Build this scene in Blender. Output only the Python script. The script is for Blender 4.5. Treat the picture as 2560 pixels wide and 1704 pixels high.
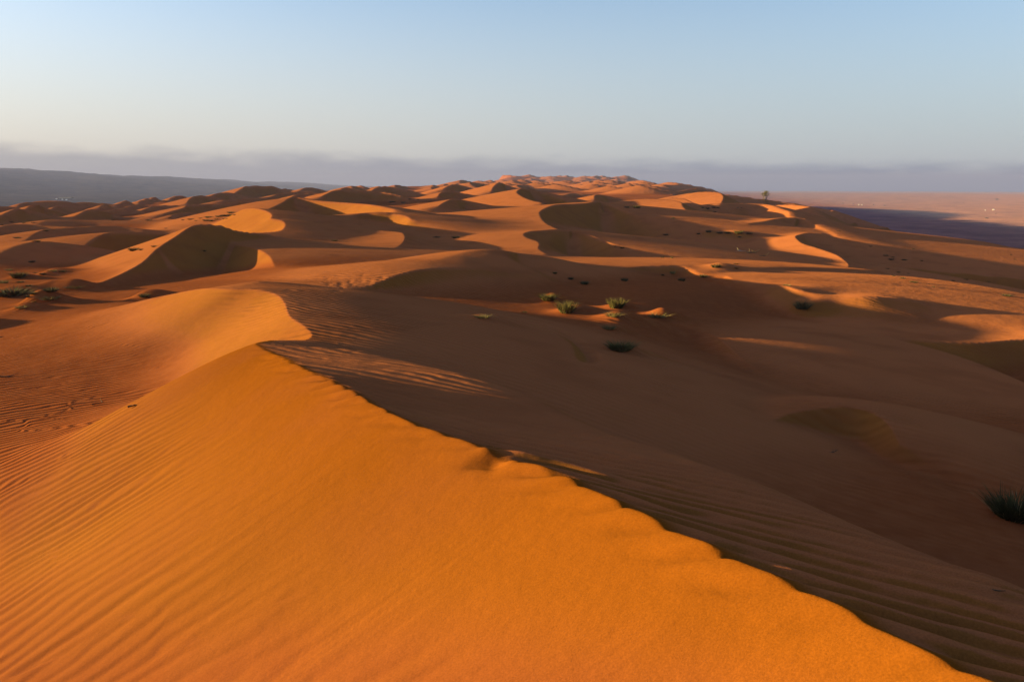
import bpy, bmesh, math, random
import numpy as np
from mathutils import Vector

# ------------------------------------------------------------------ clearing
for o in list(bpy.data.objects):
    bpy.data.objects.remove(o)
S = bpy.context.scene
COL = S.collection

# ------------------------------------------------------------------ camera
F, CX, CY, HY = 1991.0, 1280.0, 852.0, 462.0          # focal length / centre / horizon in photo pixels
PITCH = math.atan((CY - HY) / F)
cam = bpy.data.cameras.new('camera'); camo = bpy.data.objects.new('camera', cam); COL.objects.link(camo)
cam.sensor_width = 36.0; cam.lens = 36.0 * F / 2560.0
cam.clip_start = 0.05; cam.clip_end = 90000.0
camo.location = (0, 0, 0); camo.rotation_euler = (math.pi / 2 - PITCH, 0, 0)
S.camera = camo

# ------------------------------------------------------------------ sun, sky, exposure
SUN_EL = math.radians(6.4)
SUN_AZ = math.radians(-83.0)         # clockwise from +Y (the view direction): left of the view
sv = Vector((math.sin(SUN_AZ) * math.cos(SUN_EL), math.cos(SUN_AZ) * math.cos(SUN_EL), math.sin(SUN_EL)))
sun = bpy.data.lights.new('sun', 'SUN'); suno = bpy.data.objects.new('sun', sun); COL.objects.link(suno)
sun.energy = 5.0; sun.angle = math.radians(0.55); sun.color = (1.0, 0.77, 0.25)
suno.rotation_euler = sv.to_track_quat('Z', 'Y').to_euler()

W = bpy.data.worlds.new('World'); S.world = W; W.use_nodes = True
nt = W.node_tree; nt.nodes.clear()
def wn(t, **k):
    n = nt.nodes.new(t)
    for a, b in k.items(): setattr(n, a, b)
    return n
def wl(a, b): nt.links.new(a, b)
def wmath(op, a, b=None, c=None, clamp=False):
    n = wn('ShaderNodeMath', operation=op); n.use_clamp = clamp
    for i, v in enumerate((a, b, c)):
        if v is None: continue
        if isinstance(v, (int, float)): n.inputs[i].default_value = v
        else: wl(v, n.inputs[i])
    return n.outputs[0]
sky = wn('ShaderNodeTexSky', sky_type='NISHITA'); sky.sun_disc = False
sky.sun_elevation = SUN_EL; sky.sun_rotation = SUN_AZ
sky.altitude = 0; sky.air_density = 0.8; sky.dust_density = 1.4; sky.ozone_density = 2.1
# low bank of distant cloud lying along the whole horizon
tc = wn('ShaderNodeTexCoord'); sx = wn('ShaderNodeSeparateXYZ'); wl(tc.outputs['Generated'], sx.inputs[0])
elev = wmath('MULTIPLY', wmath('ARCSINE', sx.outputs[2]), 180 / math.pi)
mp = wn('ShaderNodeMapping'); mp.inputs['Scale'].default_value = (9, 9, 45); wl(tc.outputs['Generated'], mp.inputs[0])
nz = wn('ShaderNodeTexNoise'); nz.inputs['Scale'].default_value = 1.6; nz.inputs['Detail'].default_value = 6; nz.inputs['Roughness'].default_value = .55
wl(mp.outputs[0], nz.inputs['Vector'])
top = wmath('ADD', wmath('MULTIPLY', sx.outputs[0], -1.15), 1.75)
top = wmath('ADD', top, wmath('MULTIPLY', wmath('SUBTRACT', nz.outputs[0], .5), 1.8))
mr = wn('ShaderNodeMapRange', interpolation_type='SMOOTHSTEP'); wl(wmath('SUBTRACT', elev, top), mr.inputs[0])
mr.inputs[1].default_value = -.85; mr.inputs[2].default_value = .45; mr.inputs[3].default_value = .85; mr.inputs[4].default_value = 0
mr.inputs[3].default_value = .9
hs = wn('ShaderNodeHueSaturation'); hs.inputs['Saturation'].default_value = .95; hs.inputs['Value'].default_value = 1.08
wl(sky.outputs[0], hs.inputs['Color'])
tint = wn('ShaderNodeMix', data_type='RGBA', blend_type='MULTIPLY'); tint.inputs[0].default_value = 1
wl(hs.outputs[0], tint.inputs[6]); tint.inputs[7].default_value = (1.02, 1.0, .99, 1)
cside = wn('ShaderNodeMapRange', interpolation_type='SMOOTHSTEP'); wl(sx.outputs[0], cside.inputs[0])
cside.inputs[1].default_value = -.80; cside.inputs[2].default_value = .55
ccol = wn('ShaderNodeMix', data_type='RGBA'); wl(cside.outputs[0], ccol.inputs[0])
ccol.inputs[6].default_value = (1.55, 1.46, 1.44, 1); ccol.inputs[7].default_value = (.42, .60, 1.02, 1)   # sunlit cloud / cloud away from the sun
veil = wn('ShaderNodeMapRange', interpolation_type='SMOOTHSTEP'); wl(elev, veil.inputs[0])       # dusty air low over the horizon
veil.inputs[1].default_value = 0; veil.inputs[2].default_value = 17; veil.inputs[3].default_value = .85; veil.inputs[4].default_value = 0
vcol = wn('ShaderNodeMix', data_type='RGBA'); wl(cside.outputs[0], vcol.inputs[0])
vcol.inputs[6].default_value = (2.52, 2.28, 2.08, 1); vcol.inputs[7].default_value = (1.55, 1.72, 1.90, 1)
vm = wn('ShaderNodeMix', data_type='RGBA'); wl(veil.outputs[0], vm.inputs[0]); wl(tint.outputs[2], vm.inputs[6]); wl(vcol.outputs[2], vm.inputs[7])
mx = wn('ShaderNodeMix', data_type='RGBA'); wl(mr.outputs[0], mx.inputs[0]); wl(vm.outputs[2], mx.inputs[6]); wl(ccol.outputs[2], mx.inputs[7])
bg = wn('ShaderNodeBackground'); bg.inputs['Strength'].default_value = 0.05
wl(mx.outputs[2], bg.inputs['Color'])
wo = wn('ShaderNodeOutputWorld'); wl(bg.outputs[0], wo.inputs['Surface'])

S.view_settings.view_transform = 'Standard'; S.view_settings.look = 'None'
S.view_settings.gamma = 1.0; S.view_settings.use_curve_mapping = False
S.view_settings.exposure = 2.72
S.render.engine = 'CYCLES'
S.cycles.max_bounces = 6; S.cycles.diffuse_bounces = 3

rng = np.random.default_rng(7)
random.seed(7)

# ------------------------------------------------------------------ photo pixel + distance -> place
SP, CP = math.sin(PITCH), math.cos(PITCH)
def ray(px, py):
    cx, cy = (px - CX) / F, (CY - py) / F
    x, y, z = cx, CP + cy * SP, -SP + cy * CP
    return x / y, z / y                 # per metre of forward distance
def P(px, py, D):
    a, b = ray(px, py)
    return (a * D, D, b * D)

# ------------------------------------------------------------------ numpy noise
def _hash(ix, iy, seed):
    h = (ix.astype(np.int64) * 374761393 + iy.astype(np.int64) * 668265263 + seed * 1442695041) & 0x7fffffff
    h = ((h ^ (h >> 13)) * 1274126177) & 0x7fffffff
    return ((h ^ (h >> 16)) & 0xffff) / 65535.0 * 2 - 1
def noise(x, y, seed=0):
    ix, iy = np.floor(x), np.floor(y); fx, fy = x - ix, y - iy
    u = fx * fx * fx * (fx * (fx * 6 - 15) + 10); v = fy * fy * fy * (fy * (fy * 6 - 15) + 10)
    a, b = _hash(ix, iy, seed), _hash(ix + 1, iy, seed); c, d = _hash(ix, iy + 1, seed), _hash(ix + 1, iy + 1, seed)
    return (a + (b - a) * u) * (1 - v) + (c + (d - c) * u) * v
def fbm(x, y, seed=0, n=4):
    s = 0; a = .5
    for i in range(n):
        s = s + a * noise(x + i * 17.3, y - i * 9.1, seed + i); x = x * 2.03; y = y * 2.03; a *= .5
    return s
def sstep(a, b, x):
    t = np.clip((x - a) / (b - a), 0, 1); return t * t * (3 - 2 * t)
def smax(a, b, k):
    h = np.clip(k - np.abs(a - b), 0, None) / np.maximum(k, 1e-6)
    return np.maximum(a, b) + h * h * k * .25

# ------------------------------------------------------------------ base surface: trough floor seen in the photo
BASE = [  # px, py, distance
    (100,1150,12.8),(-250,1200,12.4),(100,960,19.5),(300,1010,17),(60,820,30),(200,745,41),(-200,900,24),(-200,760,42),(330,850,25.5),
    (100,1500,8.8),(-300,1650,7.2),
    (2300,1200,14.3),(2530,1290,12.8),(2700,1400,11.2),(2080,1142,17.3),(1500,900,25.5),(1300,810,33.5),(1200,742,41),(1620,742,42),
    (900,700,50),(1700,735,45),(2200,950,35.5),(2500,960,36),(2600,860,50),(2150,800,55),(1750,870,32.5),(1850,980,24),(2350,1080,21),
    (2000,715,62),(1800,708,56),(1500,735,43.5),(2500,800,47),(2700,800,50),
    (566,683,62),(720,658,56),(850,652,60.5),(150,665,64),(60,690,56),(-150,680,58),(300,640,82),(1450,695,58),
    (970,572,128),(1150,610,112),(1190,594,124),(1560,610,140),(1480,650,82),(1700,625,110),(1850,645,108),(1950,668,106),
    (150,585,112),(60,600,100),(-150,610,98),(500,548,190),(560,545,170),(240,551,200),(-100,560,185),(20,558,190),
    (760,540,170),(900,500,300),(1100,505,250),(1000,520,220),(1200,520,215),(1600,560,190),(1800,543,240),(1450,505,330),
    (300,525,300),(150,515,380),(0,528,340),(450,510,380),(650,492,470),(800,487,500),(1000,485,520),(1200,480,550),(1400,488,520),(1560,500,380),
    (1700,485,520),(1850,512,330),(1650,492,430),(1300,472,800),(1480,466,1100),(1600,470,900),(1100,472,900),
    (2100,600,290),(2200,622,315),(2300,618,405),(2350,655,325),(2450,700,235),(2540,728,182),(2600,700,270),
    (1400,463,1700),(1500,459,1900),(1600,462,1700),(1450,456,2400),(1560,457,2400),(1700,470,1300),(1330,464,2200),
]
def rbf_fit():
    Q, V = [], []
    for px, py, D in BASE:
        x, y, z = P(px, py, D); r = math.hypot(x, y)
        Q.append((math.atan2(x, y), math.log(r))); V.append(z / r)
    # behind the camera and to its sides: gently falling sand
    for az in (-180, -140, -100, -70, 70, 100, 140):
        for r, z in ((4, -3.6), (9, -4.8), (20, -5.4), (60, -8), (200, -12), (700, -14), (2500, -16)):
            Q.append((math.radians(az), math.log(r))); V.append(z / r)
    Q = np.array(Q); V = np.array(V); n = len(Q)
    d = np.sqrt((Q[:, None, 0] - Q[None, :, 0])**2 * 6 + (Q[:, None, 1] - Q[None, :, 1])**2)
    A = d + np.eye(n) * 0.0
    M = np.zeros((n + 3, n + 3)); M[:n, :n] = A - np.eye(n) * .01; M[:n, n] = 1; M[:n, n + 1:] = Q; M[n, :n] = 1; M[n + 1:, :n] = Q.T
    w = np.linalg.solve(M, np.concatenate([V, np.zeros(3)]))
    return Q, w
RQ, RW = rbf_fit()
def _rbf(az, lr):
    out = RW[len(RQ)] + RW[len(RQ) + 1] * az + RW[len(RQ) + 2] * lr
    for (qa, ql), w in zip(RQ, RW):
        out = out + w * np.sqrt((az - qa)**2 * 6 + (lr - ql)**2)
    return out
GA0, GDA, GL0, GDL = -math.pi - .06, .0131, math.log(.3), .04
_ga = GA0 + GDA * np.arange(int((2 * math.pi + .14) / GDA)); _gl = GL0 + GDL * np.arange(310)
GRID = _rbf(*np.meshgrid(_ga, _gl, indexing='ij'))
def base_sand(x, y):                        # cubic B-spline lookup: smooth everywhere
    r = np.maximum(np.sqrt(x * x + y * y), .35); fa = (np.arctan2(x, y) - GA0) / GDA; fl = (np.log(r) - GL0) / GDL
    ia = np.clip(np.floor(fa).astype(int), 1, GRID.shape[0] - 3); il = np.clip(np.floor(fl).astype(int), 1, GRID.shape[1] - 3)
    ta, tl = fa - ia, fl - il
    def wts(t): return ((1 - t)**3 / 6, (3 * t**3 - 6 * t * t + 4) / 6, (-3 * t**3 + 3 * t * t + 3 * t + 1) / 6, t**3 / 6)
    wa, wb = wts(ta), wts(tl); out = 0
    for i in range(4):
        for j in range(4):
            out = out + wa[i] * wb[j] * GRID[ia + i - 1, il + j - 1]
    return out * r * (1 + .16 * sstep(52, 110, r) * (1 - sstep(600, 1200, r)))
AXIS = (1470 - CX) / F                      # the big sand ridge runs away from the camera along this heading
def plain_z(x, y):
    r = np.sqrt(x * x + y * y)
    right = -92 + 24 * sstep(2500, 7200, r) * (1 - sstep(7200, 8600, r)) + fbm(x / 420, y / 420, 41, 4) * 7 * sstep(900, 2500, r) + fbm(x / 90, y / 90, 43, 3) * 2.0
    # far left a long low hill range runs parallel to the view
    lat = -x * .93 + y * -.05                # metres to the left
    hill = sstep(1100, 4300, -x + 0.02 * y)
    ht = np.interp(y, [0, 3500, 6000, 8500, 12000, 20000], [170, 178, 176, 142, 108, 60])
    left = -62 + hill * ht + fbm(x / 380, y / 520, 47, 5) * (10 + 26 * hill)* sstep(600, 1800, r) + fbm(x / 70, y / 70, 49, 3) * 2.5
    return np.where(x > 0, right, left)
def base(x, y):
    u = x - AXIS * y
    inner = base_sand(x, y)
    wob = fbm(x / 90, y / 90, 5, 3) * 40
    tr = sstep(98, 320, u + wob * .5) if True else 0
    tl = sstep(235, 470, -u + wob)
    r = np.sqrt(x * x + y * y)
    pl = plain_z(x, y)
    m = np.maximum(np.maximum(tr, tl) * sstep(25, 120, y + .35 * np.abs(x)), sstep(2500, 4200, r))
    return inner * (1 - m) + pl * m, m

# ------------------------------------------------------------------ dunes: a crest line with a profile to each side
def catmull(pts, n):
    pts = np.array(pts, float)
    if len(pts) < 3:
        t = np.linspace(0, 1, n + 1)[:, None]; return pts[0] * (1 - t) + pts[1] * t
    p = np.vstack([2 * pts[0] - pts[1], pts, 2 * pts[-1] - pts[-2]]); out = []
    for i in range(1, len(p) - 2):
        for t in np.linspace(0, 1, n, endpoint=False):
            a, b, c, d = p[i - 1], p[i], p[i + 1], p[i + 2]
            out.append(.5 * ((2 * b) + (c - a) * t + (2 * a - 5 * b + 4 * c - d) * t * t + (3 * b - a - 3 * c + d) * t**3))
    out.append(p[-2]); return np.array(out)
SLIP = (.60, .60, 1.0)
def wind(s2, s1=0.03, w=4.0): return (s1, s2, w)
def drop(d, prof):
    s1, s2, w = prof
    return s2 * d + (s1 - s2) * w * (1 - np.exp(-d / w))
DUNES = []
def dune(pts, L, R, k=None, n=None, world=False):
    q = [p if world else P(*p) for p in pts]
    n = n or (12 if q[0][1] < 70 else 8 if q[0][1] < 200 else 5)
    DUNES.append(dict(c=catmull(q, n), L=L, R=R, k=k))

# --- the foreground dune: sharp scalloped crest running from the lower right corner to the apex at the left
def on_plane(px, py, c=1.475, m=.1):
    a, b = ray(px, py); D = c / (-b - m); return (a * D, D, b * D)
fg = [on_plane(*p) for p in [(2470,1704),(2250,1598),(2060,1500),(1830,1398),(1640,1305),(1430,1203),(1300,1152),(1160,1103),(1000,1045),(860,970),(760,922),(690,888),(640,866)]]
A = fg[-1]
fg = [(4.4, -2.2, -1.55), (3.3, .2, -1.6), (2.35, 1.6, -1.66)] + fg + [(A[0] + .10, A[1] + .45, A[2] - .04)]
sh = [on_plane(px, py, 1.475 + .30 * float(sstep(560, 1500, px))) for px, py in [(705,853),(780,850),(900,870),(1080,905),(1300,960),(1600,1050),(1900,1150),(2300,1310),(2560,1400),(2950,1560)]]
sh = [(A[0] - 3.0, A[1] - .6, -4.), (A[0] - .5, A[1] + .42, -3.)] + sh + [(5.4, 1.6, -2), (6.6, -2, -2)]
SHOULDER = catmull(sh, 5)
FG = dict(c=catmull(fg, 6), L=(.40, .56, 1.5), R=(.10, .10, 4.0), k=.5)
DUNES.append(FG)

# --- second dune with rounded lip
dune([(640,868,15.6),(715,856,16.3),(765,848,17),(779,836,17.6),(760,815,18.6),(724,790,20),(712,760,22),(692,737,23.6),(640,723,24.8),(560,721,25.6),(500,722,27.0),(440,738,28.4),(385,760,29.2)],
     (.5, .5, 1), (.045, .30, 6.0), k=.8)
dune([(650,705,31.5),(760,711,33.5),(840,722,36),(900,735,38),(960,752,38.5)], (.10,.30,3), (.06,.24,6), k=1.0)
# --- third: star dune with bowl
dune([(226,719,46),(255,708,47),(314,679,51),(358,654,56),(394,621,61),(438,592,67),(489,562,74),(547,562,76.5),(584,574,78),(620,580,80),(665,583,82)], (.33,.33,2), (.55,.55,2), k=.7)
dune([(398,624,61),(430,660,58.5),(465,685,57),(512,708,55)], (.55,.55,1), (.45,.45,1), k=.3)
dune([(690,682,53.5),(683,658,56),(669,637,60.5),(640,622,66),(600,613,72),(560,607,76.5)], (.55,.55,1), (.0,.08,6), k=.4)
# --- heart shaped face
dune([(600,583,85),(640,581,86),(665,580,87),(689,578,88.5),(706,573,91),(712,561,95),(704,552,98),(689,548,100),(676,546,102),(679,540,104.5),(675,533,108),(661,526,113),(641,521,118),(621,521,123),(604,525,130),(587,535,140)],
     (.5,.5,1), (.05,.2,8), k=.5)
# --- peak behind it and its long lit face
dune([(990,524,145),(936,513,155),(885,508,165),(800,502,174),(760,497,178),(731,493,180),(706,507,168),(672,523,150)], (.5,.5,1), (.06,.25,10), k=1.0)
# --- long slip face, centre left
dune([(770,562,117),(800,549,122),(817,542,125),(851,538,128),(881,537,129),(919,532,131),(949,530,131),(987,535,130),(1012,540,127),(1029,550,123)], (.02,.12,10), SLIP, k=.6)
dune([(950,652,70),(985,630,75),(1005,610,80),(1012,596,86),(1010,586,92),(1000,580,96),(960,577,99),(905,580,100)], (.06,.14,6), (.36,.36,2), k=.7)
# --- big dark central dune
dune([(1397,575,117),(1387,569,121),(1370,561,128),(1356,549,138),(1349,534,150),(1353,527,156),(1370,518,163),(1395,511,170),(1438,509,176),(1472,507,182),(1497,503,188),(1530,514,184),(1575,532,172)], (.06,.10,20), (.50,.50,2), k=1.0)
# --- dune in front of it
dune([(1368,638,80),(1356,629,83),(1346,620,86),(1349,610,90),(1341,601,93),(1319,594,96),(1309,585,100),(1327,578,105),(1353,576,108),(1404,573,111),(1446,579,111),(1497,598,105),(1531,609,99)], (.06,.12,10), (.45,.45,2), k=.6)
# --- rounded crown with a front slip face
dune([(930,714,40),(970,696,40.9),(1004,685,41.6),(1029,679,42.1),(1055,675,42.6),(1089,673,43.2),(1123,674,43.7),(1157,675,44.2),(1200,676,44.8),(1245,684,45.2)], (-.05,.16,7), (.60,.60,1), k=.5)
dune([(1085,658,46.5),(1130,640,49.5),(1185,625,52.5),(1240,624,54),(1290,632,55),(1340,650,54)], (.04,.30,5), (.03,.36,4), k=.8)
# --- lit strips right of centre
dune([(1540,672,56),(1600,667,59),(1660,665,60),(1697,665,60.5),(1727,673,59.5),(1749,683,58),(1790,688,57),(1816,690,56.5),(1832,699,55)], (-.02,.10,8), (.5,.5,1), k=.4)
dune([(1749,670,68),(1804,670,70),(1855,679,68),(1889,679,68),(1925,687,66.5),(1962,702,63.5)], (.0,.12,6), (.42,.42,1), k=.4)
dune([(1984,683,80),(2068,684,79),(2124,690,77),(2165,704,73),(2208,712,70),(2250,713,70.5),(2292,715,70),(2334,723,68.5),(2376,737,66),(2418,756,62.5),(2488,763,62),(2560,770,62),(2720,792,62)], (.05,.30,5), (.46,.46,1), k=.5)
dune([(1925,720,52),(1956,714,51),(1992,724,49),(2040,734,48),(2096,739,47.5),(2166,740,47),(2236,745,47),(2278,751,47),(2320,766,47),(2376,786,46.5),(2432,802,46),(2483,821,45),(2560,850,43)], (.05,.30,4), (.42,.42,2), k=.6)
# --- small slip faces in the shaded hollow on the right
dune([(1900,1085,16.2),(1930,1055,16.9),(1970,1034,17.3),(2050,1020,17.5),(2120,1016,17.5),(2180,1030,17.2),(2222,1062,16.6),(2248,1108,15.7)], (.06,.32,2.2), (.80,.80,.5), k=.12)
dune([(p[0],p[1],p[2]*1.49) for p in ((1990,905,24.2),(2040,868,25.4),(2100,847,26.1),(2170,839,26.4),(2260,846,26.2),(2350,853,26),(2450,856,26),(2540,850,26.4),(2620,850,26.5))], (.0,.12,5), (.62,.62,1), k=.35)
dune([(1560,788,38.5),(1610,794,38),(1660,805,36.8),(1729,822,35),(1784,836,33.8),(1844,886,29.8),(1880,915,27.6)], (.03,.14,4), (.42,.42,1), k=.4)
# --- left field
dune([(-95,668,66),(-40,650,68),(0,631,70.5),(40,614,73),(78,604.5,75.5),(112,603,77.5)], (.10,.28,4), (.10,.30,4), k=1.0)
dune([(212,618,88),(226,605,90),(246,593,92),(272,583,94),(297,580,95),(340,580,96),(400,583,97),(440,590,97)], (.03,.16,8), (.58,.58,1), k=.5)
dune([(40,612,100),(66,598,104),(86,584,109),(112,574,114),(144,571,118),(212,566,122),(265,563,124),(306,567,124),(357,573,123)], (.10,.2,6), (.22,.36,3), k=.8)
dune([(-90,596,132),(-40,580,137),(0,567,142),(34,560,146),(76,561,148),(119,564,148),(190,568,146)], (.10,.2,8), (.22,.36,4), k=.8)
dune([(78,570,163),(96,558,166),(112,551,170),(132,549,174),(204,550,178),(255,550,180),(340,551,181),(420,548,184)], (.08,.2,8), (.05,.16,8), k=.8)
dune([(172,549,218),(200,534,224),(219,524,230),(243,523,235),(272,532,238),(300,540,238)], (.25,.32,8), (.45,.45,2), k=1)
dune([(-50,552,205),(0,538,210),(34,523,216),(48,520,219),(70,523,220),(110,535,219),(152,549,216)], (.25,.32,8), (.42,.42,2), k=1)
dune([(62,527,244),(76,514,248),(90,511,252),(102,515,254),(138,538,252)], (.25,.32,8), (.40,.40,2), k=1)
dune([(-60,526,304),(-20,516,308),(10,514,312),(40,516,314)], (.2,.3,8), (.38,.38,2), k=1)
dune([(40,520,352),(54,508,358),(76,504,363),(110,501,367),(161,501,370),(187,505,372),(221,505,376),(292,510,376)], (.2,.3,8), (.36,.36,4), k=1.5)
for pk in ([(292,512,412),(314,501,420),(326,508,424)], [(346,506,446),(357,499,452),(366,504,456)], [(358,503,474),(368,495,480),(380,501,484)],
           [(375,500,494),(385,492,500),(398,499,504)], [(420,499,510),(447,487,520),(475,495,524)], [(195,514,408),(210,508,415),(225,513,418)], [(248,516,334),(262,510,338),(280,516,340)], [(398,506,474),(410,500,480),(424,505,482)],
           [(130,520,290),(150,515,300),(200,522,302)], [(320,515,340),(350,510,350),(385,514,352)], [(250,528,262),(300,522,272),(350,526,275)], [(430,536,212),(470,530,220),(530,533,222)]):
    dune(pk, (.25,.3,8), (.42,.42,2), k=1)
dune([(348,529,304),(374,518,318),(400,513,330),(440,512,336)], (.2,.3,8), (.42,.42,2), k=1)
# --- middle distance
dune([(585,484,478),(604,472,498),(614,466,510),(629,464,516),(655,464,520),(680,465,521),(697,471,520),(712,476,516),(742,481,508)], (.2,.3,10), (.50,.50,2), k=1.5)
dune([(466,509,366),(474,498,382),(485,491,392),(505,488,400),(530,490,402),(558,501,398)], (.2,.28,10), (.48,.48,2), k=1)
dune([(530,488,428),(548,482,440),(565,481,446),(590,484,446),(612,493,438)], (.2,.28,10), (.48,.48,2), k=1)
dune([(411,533,228),(440,525,240),(461,519,250),(470,513,258),(502,510,263),(570,507,270),(604,503,276),(638,502,281),(697,504,284),(740,506,284)], (.15,.25,8), (.50,.50,2), k=1)
dune([(556,500,322),(604,498,333),(655,494,346),(678,491,355),(697,485,366),(733,481,376),(753,478,382),(790,478,386)], (.15,.25,8), (.46,.46,2), k=1)
dune([(722,496,262),(743,486,285),(773,482,292),(805,484,296)], (.2,.3,8), (.46,.46,2), k=1)
dune([(806,490,258),(822,482,272),(834,477,282),(856,474,290),(902,475,295),(944,478,296),(970,481,294),(1002,489,289)], (.18,.26,8), (.48,.48,2), k=1)
dune([(852,472,418),(868,468,430),(892,472,432)], (.2,.3,8), (.4,.4,2), k=1)
dune([(928,478,428),(942,469,440),(961,465,446),(978,466,449),(1004,472,447),(1024,477,443)], (.2,.3,8), (.46,.46,2), k=1)
dune([(700,476,620),(715,471,640),(740,475,645)], (.2,.3,8), (.4,.4,2), k=1)
dune([(752,474,560),(770,468,580),(800,472,585)], (.2,.3,8), (.4,.4,2), k=1)
dune([(1096,491,298),(1100,483,308),(1114,478,316),(1131,477,319),(1165,484,317),(1192,488,315)], (.18,.26,8), (.48,.48,2), k=1)
dune([(1098,514,190),(1112,505,200),(1130,498,210),(1150,497,213),(1180,505,212),(1215,517,205)], (.12,.22,8), (.42,.42,2), k=1)
dune([(1110,471,468),(1123,464,480),(1140,460,490),(1173,468,490),(1202,475,484)], (.2,.28,8), (.48,.48,2), k=1)
dune([(1230,476,418),(1233,468,428),(1244,458,445),(1252,457,451),(1265,462,451),(1284,472,445)], (.2,.25,8), (.50,.50,2), k=1)
dune([(1358,506,214),(1332,501,222),(1310,493,235),(1293,482,255),(1296,475,268),(1305,471,276),(1319,471,279),(1353,479,276),(1387,489,266),(1419,499,254)], (.14,.22,14), (.52,.52,2), k=1)
dune([(1487,497,328),(1487,489,340),(1497,486,350),(1514,488,353),(1540,495,349),(1562,501,344)], (.16,.24,10), (.48,.48,2), k=1)
dune([(1415,487,470),(1426,484,480),(1440,483,484),(1457,487,480)], (.03,.12,10), (.5,.5,1), k=.6)
# --- right shoulder of the ridge
dune([(1858,562,168),(1812,555,177),(1770,551,185),(1732,547,192),(1722,540,200),(1719,528,216),(1707,515,236),(1703,506,251),(1680,500,266),(1640,497,276),(1606,497,281)], (.08,.16,14), (.48,.48,2), k=1)
dune([(1752,512,262),(1729,505,276),(1709,496,292),(1680,494,300)], (.1,.2,10), (.45,.45,2), k=1)
dune([(1804,507,298),(1809,494,320),(1805,485,336),(1793,480,346),(1761,479,356),(1730,482,360)], (.12,.2,14), (.48,.48,2), k=1)
dune([(1800,508,268),(1855,508,276),(1906,510,276),(1931,515,269),(1953,523,259),(1971,529,250),(1974,540,236)], (.05,.3,6), (.32,.32,2), k=1)
dune([(1815,495,478),(1855,495,500),(1889,497,510),(1919,498,515),(1938,505,510)], (.1,.3,10), (.30,.30,3), k=1)
dune([(1930,513,396),(1974,511,384),(2014,515,362),(2031,521,350),(2059,541,322),(2097,563,298)], (.3,.5,6), (.20,.4,6), k=1)
dune([(1868,564,164),(1906,555,172),(1940,547,178),(1973,544,182),(2000,546,183),(2031,559,177),(2060,573,167),(2095,592,154)], (.03,.25,8), (.38,.38,2), k=.8)
dune([(2052,588,156),(2020,585,155),(2000,586,151),(1989,590,146),(1992,597,140),(2007,608,132),(2040,618,126),(2089,635,118),(2113,653,110),(2122,669,102),(2112,690,93)], (.42,.42,2), (.14,.22,6), k=.8)
dune([(1690,482,560),(1720,474,590),(1747,470,600),(1765,475,600)], (.15,.25,10), (.45,.45,2), k=1)
dune([(2104,568,340),(2180,563,395),(2240,578,400),(2290,600,370)], (.2,.45,8), (.05,.22,10), k=1)
# --- dunes outside the left edge, whose shadows reach into the picture
dune([(-19,19,-5.2),(-21.5,22,-4.7),(-24,25,-4.3),(-26,27.5,-4.6),(-28,30,-5.2)], (.1,.3,4), (.3,.45,3), k=.6, world=True)
dune([(-27,27,-5.2),(-29.5,31,-4.2),(-33,34,-4.0),(-37,38,-5.2)], (.1,.3,4), (.3,.45,3), k=.6, world=True)
# --- the far field: small barchans scattered along the ridge
_r = random.Random(11)
for i in range(210):
    D = math.exp(_r.uniform(math.log(560), math.log(2900)))
    u = _r.uniform(-210, 190); x = AXIS * D + u
    if D < 640 and x / D < -.05: continue
    h = _r.uniform(3.0, 7.5) * (1.35 if D > 1000 else 1); L = h * _r.uniform(3.5, 7.0); a = _r.uniform(-.5, .35)
    DUNES.append(dict(far=(x, D, h, L, a), k=.8, L=(.16, .24, 8), R=(.55, .55, 2)))
def far_crest(x, D, h, L, a):
    b0 = float(base(np.array([x]), np.array([D]))[0][0]); q = []
    for t in (-1, -.6, -.2, .2, .6, 1):     # runs near -> far, horns bent to the right
        s = t * L; bend = (t * t) * L * .5
        q.append((x + s * math.sin(a) + bend * math.cos(a), D + s * math.cos(a) - bend * math.sin(a), b0 + h * (1 - .85 * t * t)))
    return catmull(q, 3)
for d in DUNES:
    if 'far' in d: d['c'] = far_crest(*d['far'])

def nearest(c, x, y):                       # distance to a crest line, its height there, and the side
    c = np.asarray(c, np.float32); A0 = c[:-1]; DV = c[1:] - c[:-1]
    il2 = 1 / (DV[:, 0]**2 + DV[:, 1]**2 + 1e-9)
    x = np.asarray(x, np.float32); y = np.asarray(y, np.float32); n = len(x)
    d = np.empty(n, np.float32); z = np.empty(n, np.float32); sd = np.empty(n, np.float32)
    for k in range(0, n, 6000):
        ex = x[k:k + 6000, None] - A0[:, 0]; ey = y[k:k + 6000, None] - A0[:, 1]
        t = (ex * DV[:, 0] + ey * DV[:, 1]) * il2
        np.clip(t, 0, 1, out=t)
        ex -= t * DV[:, 0]; ey -= t * DV[:, 1]
        d2 = ex * ex + ey * ey
        b = d2.argmin(1); r = np.arange(len(b))
        dx, dy = DV[b, 0], DV[b, 1]; q = np.sqrt(d2[r, b])
        d[k:k + 6000] = q; z[k:k + 6000] = A0[b, 2] + t[r, b] * DV[b, 2]
        sd[k:k + 6000] = (dx * ey[r, b] - dy * ex[r, b]) * np.sqrt(il2[b]) / np.maximum(q, 1e-5)
    return d, z, sd, None

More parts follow.
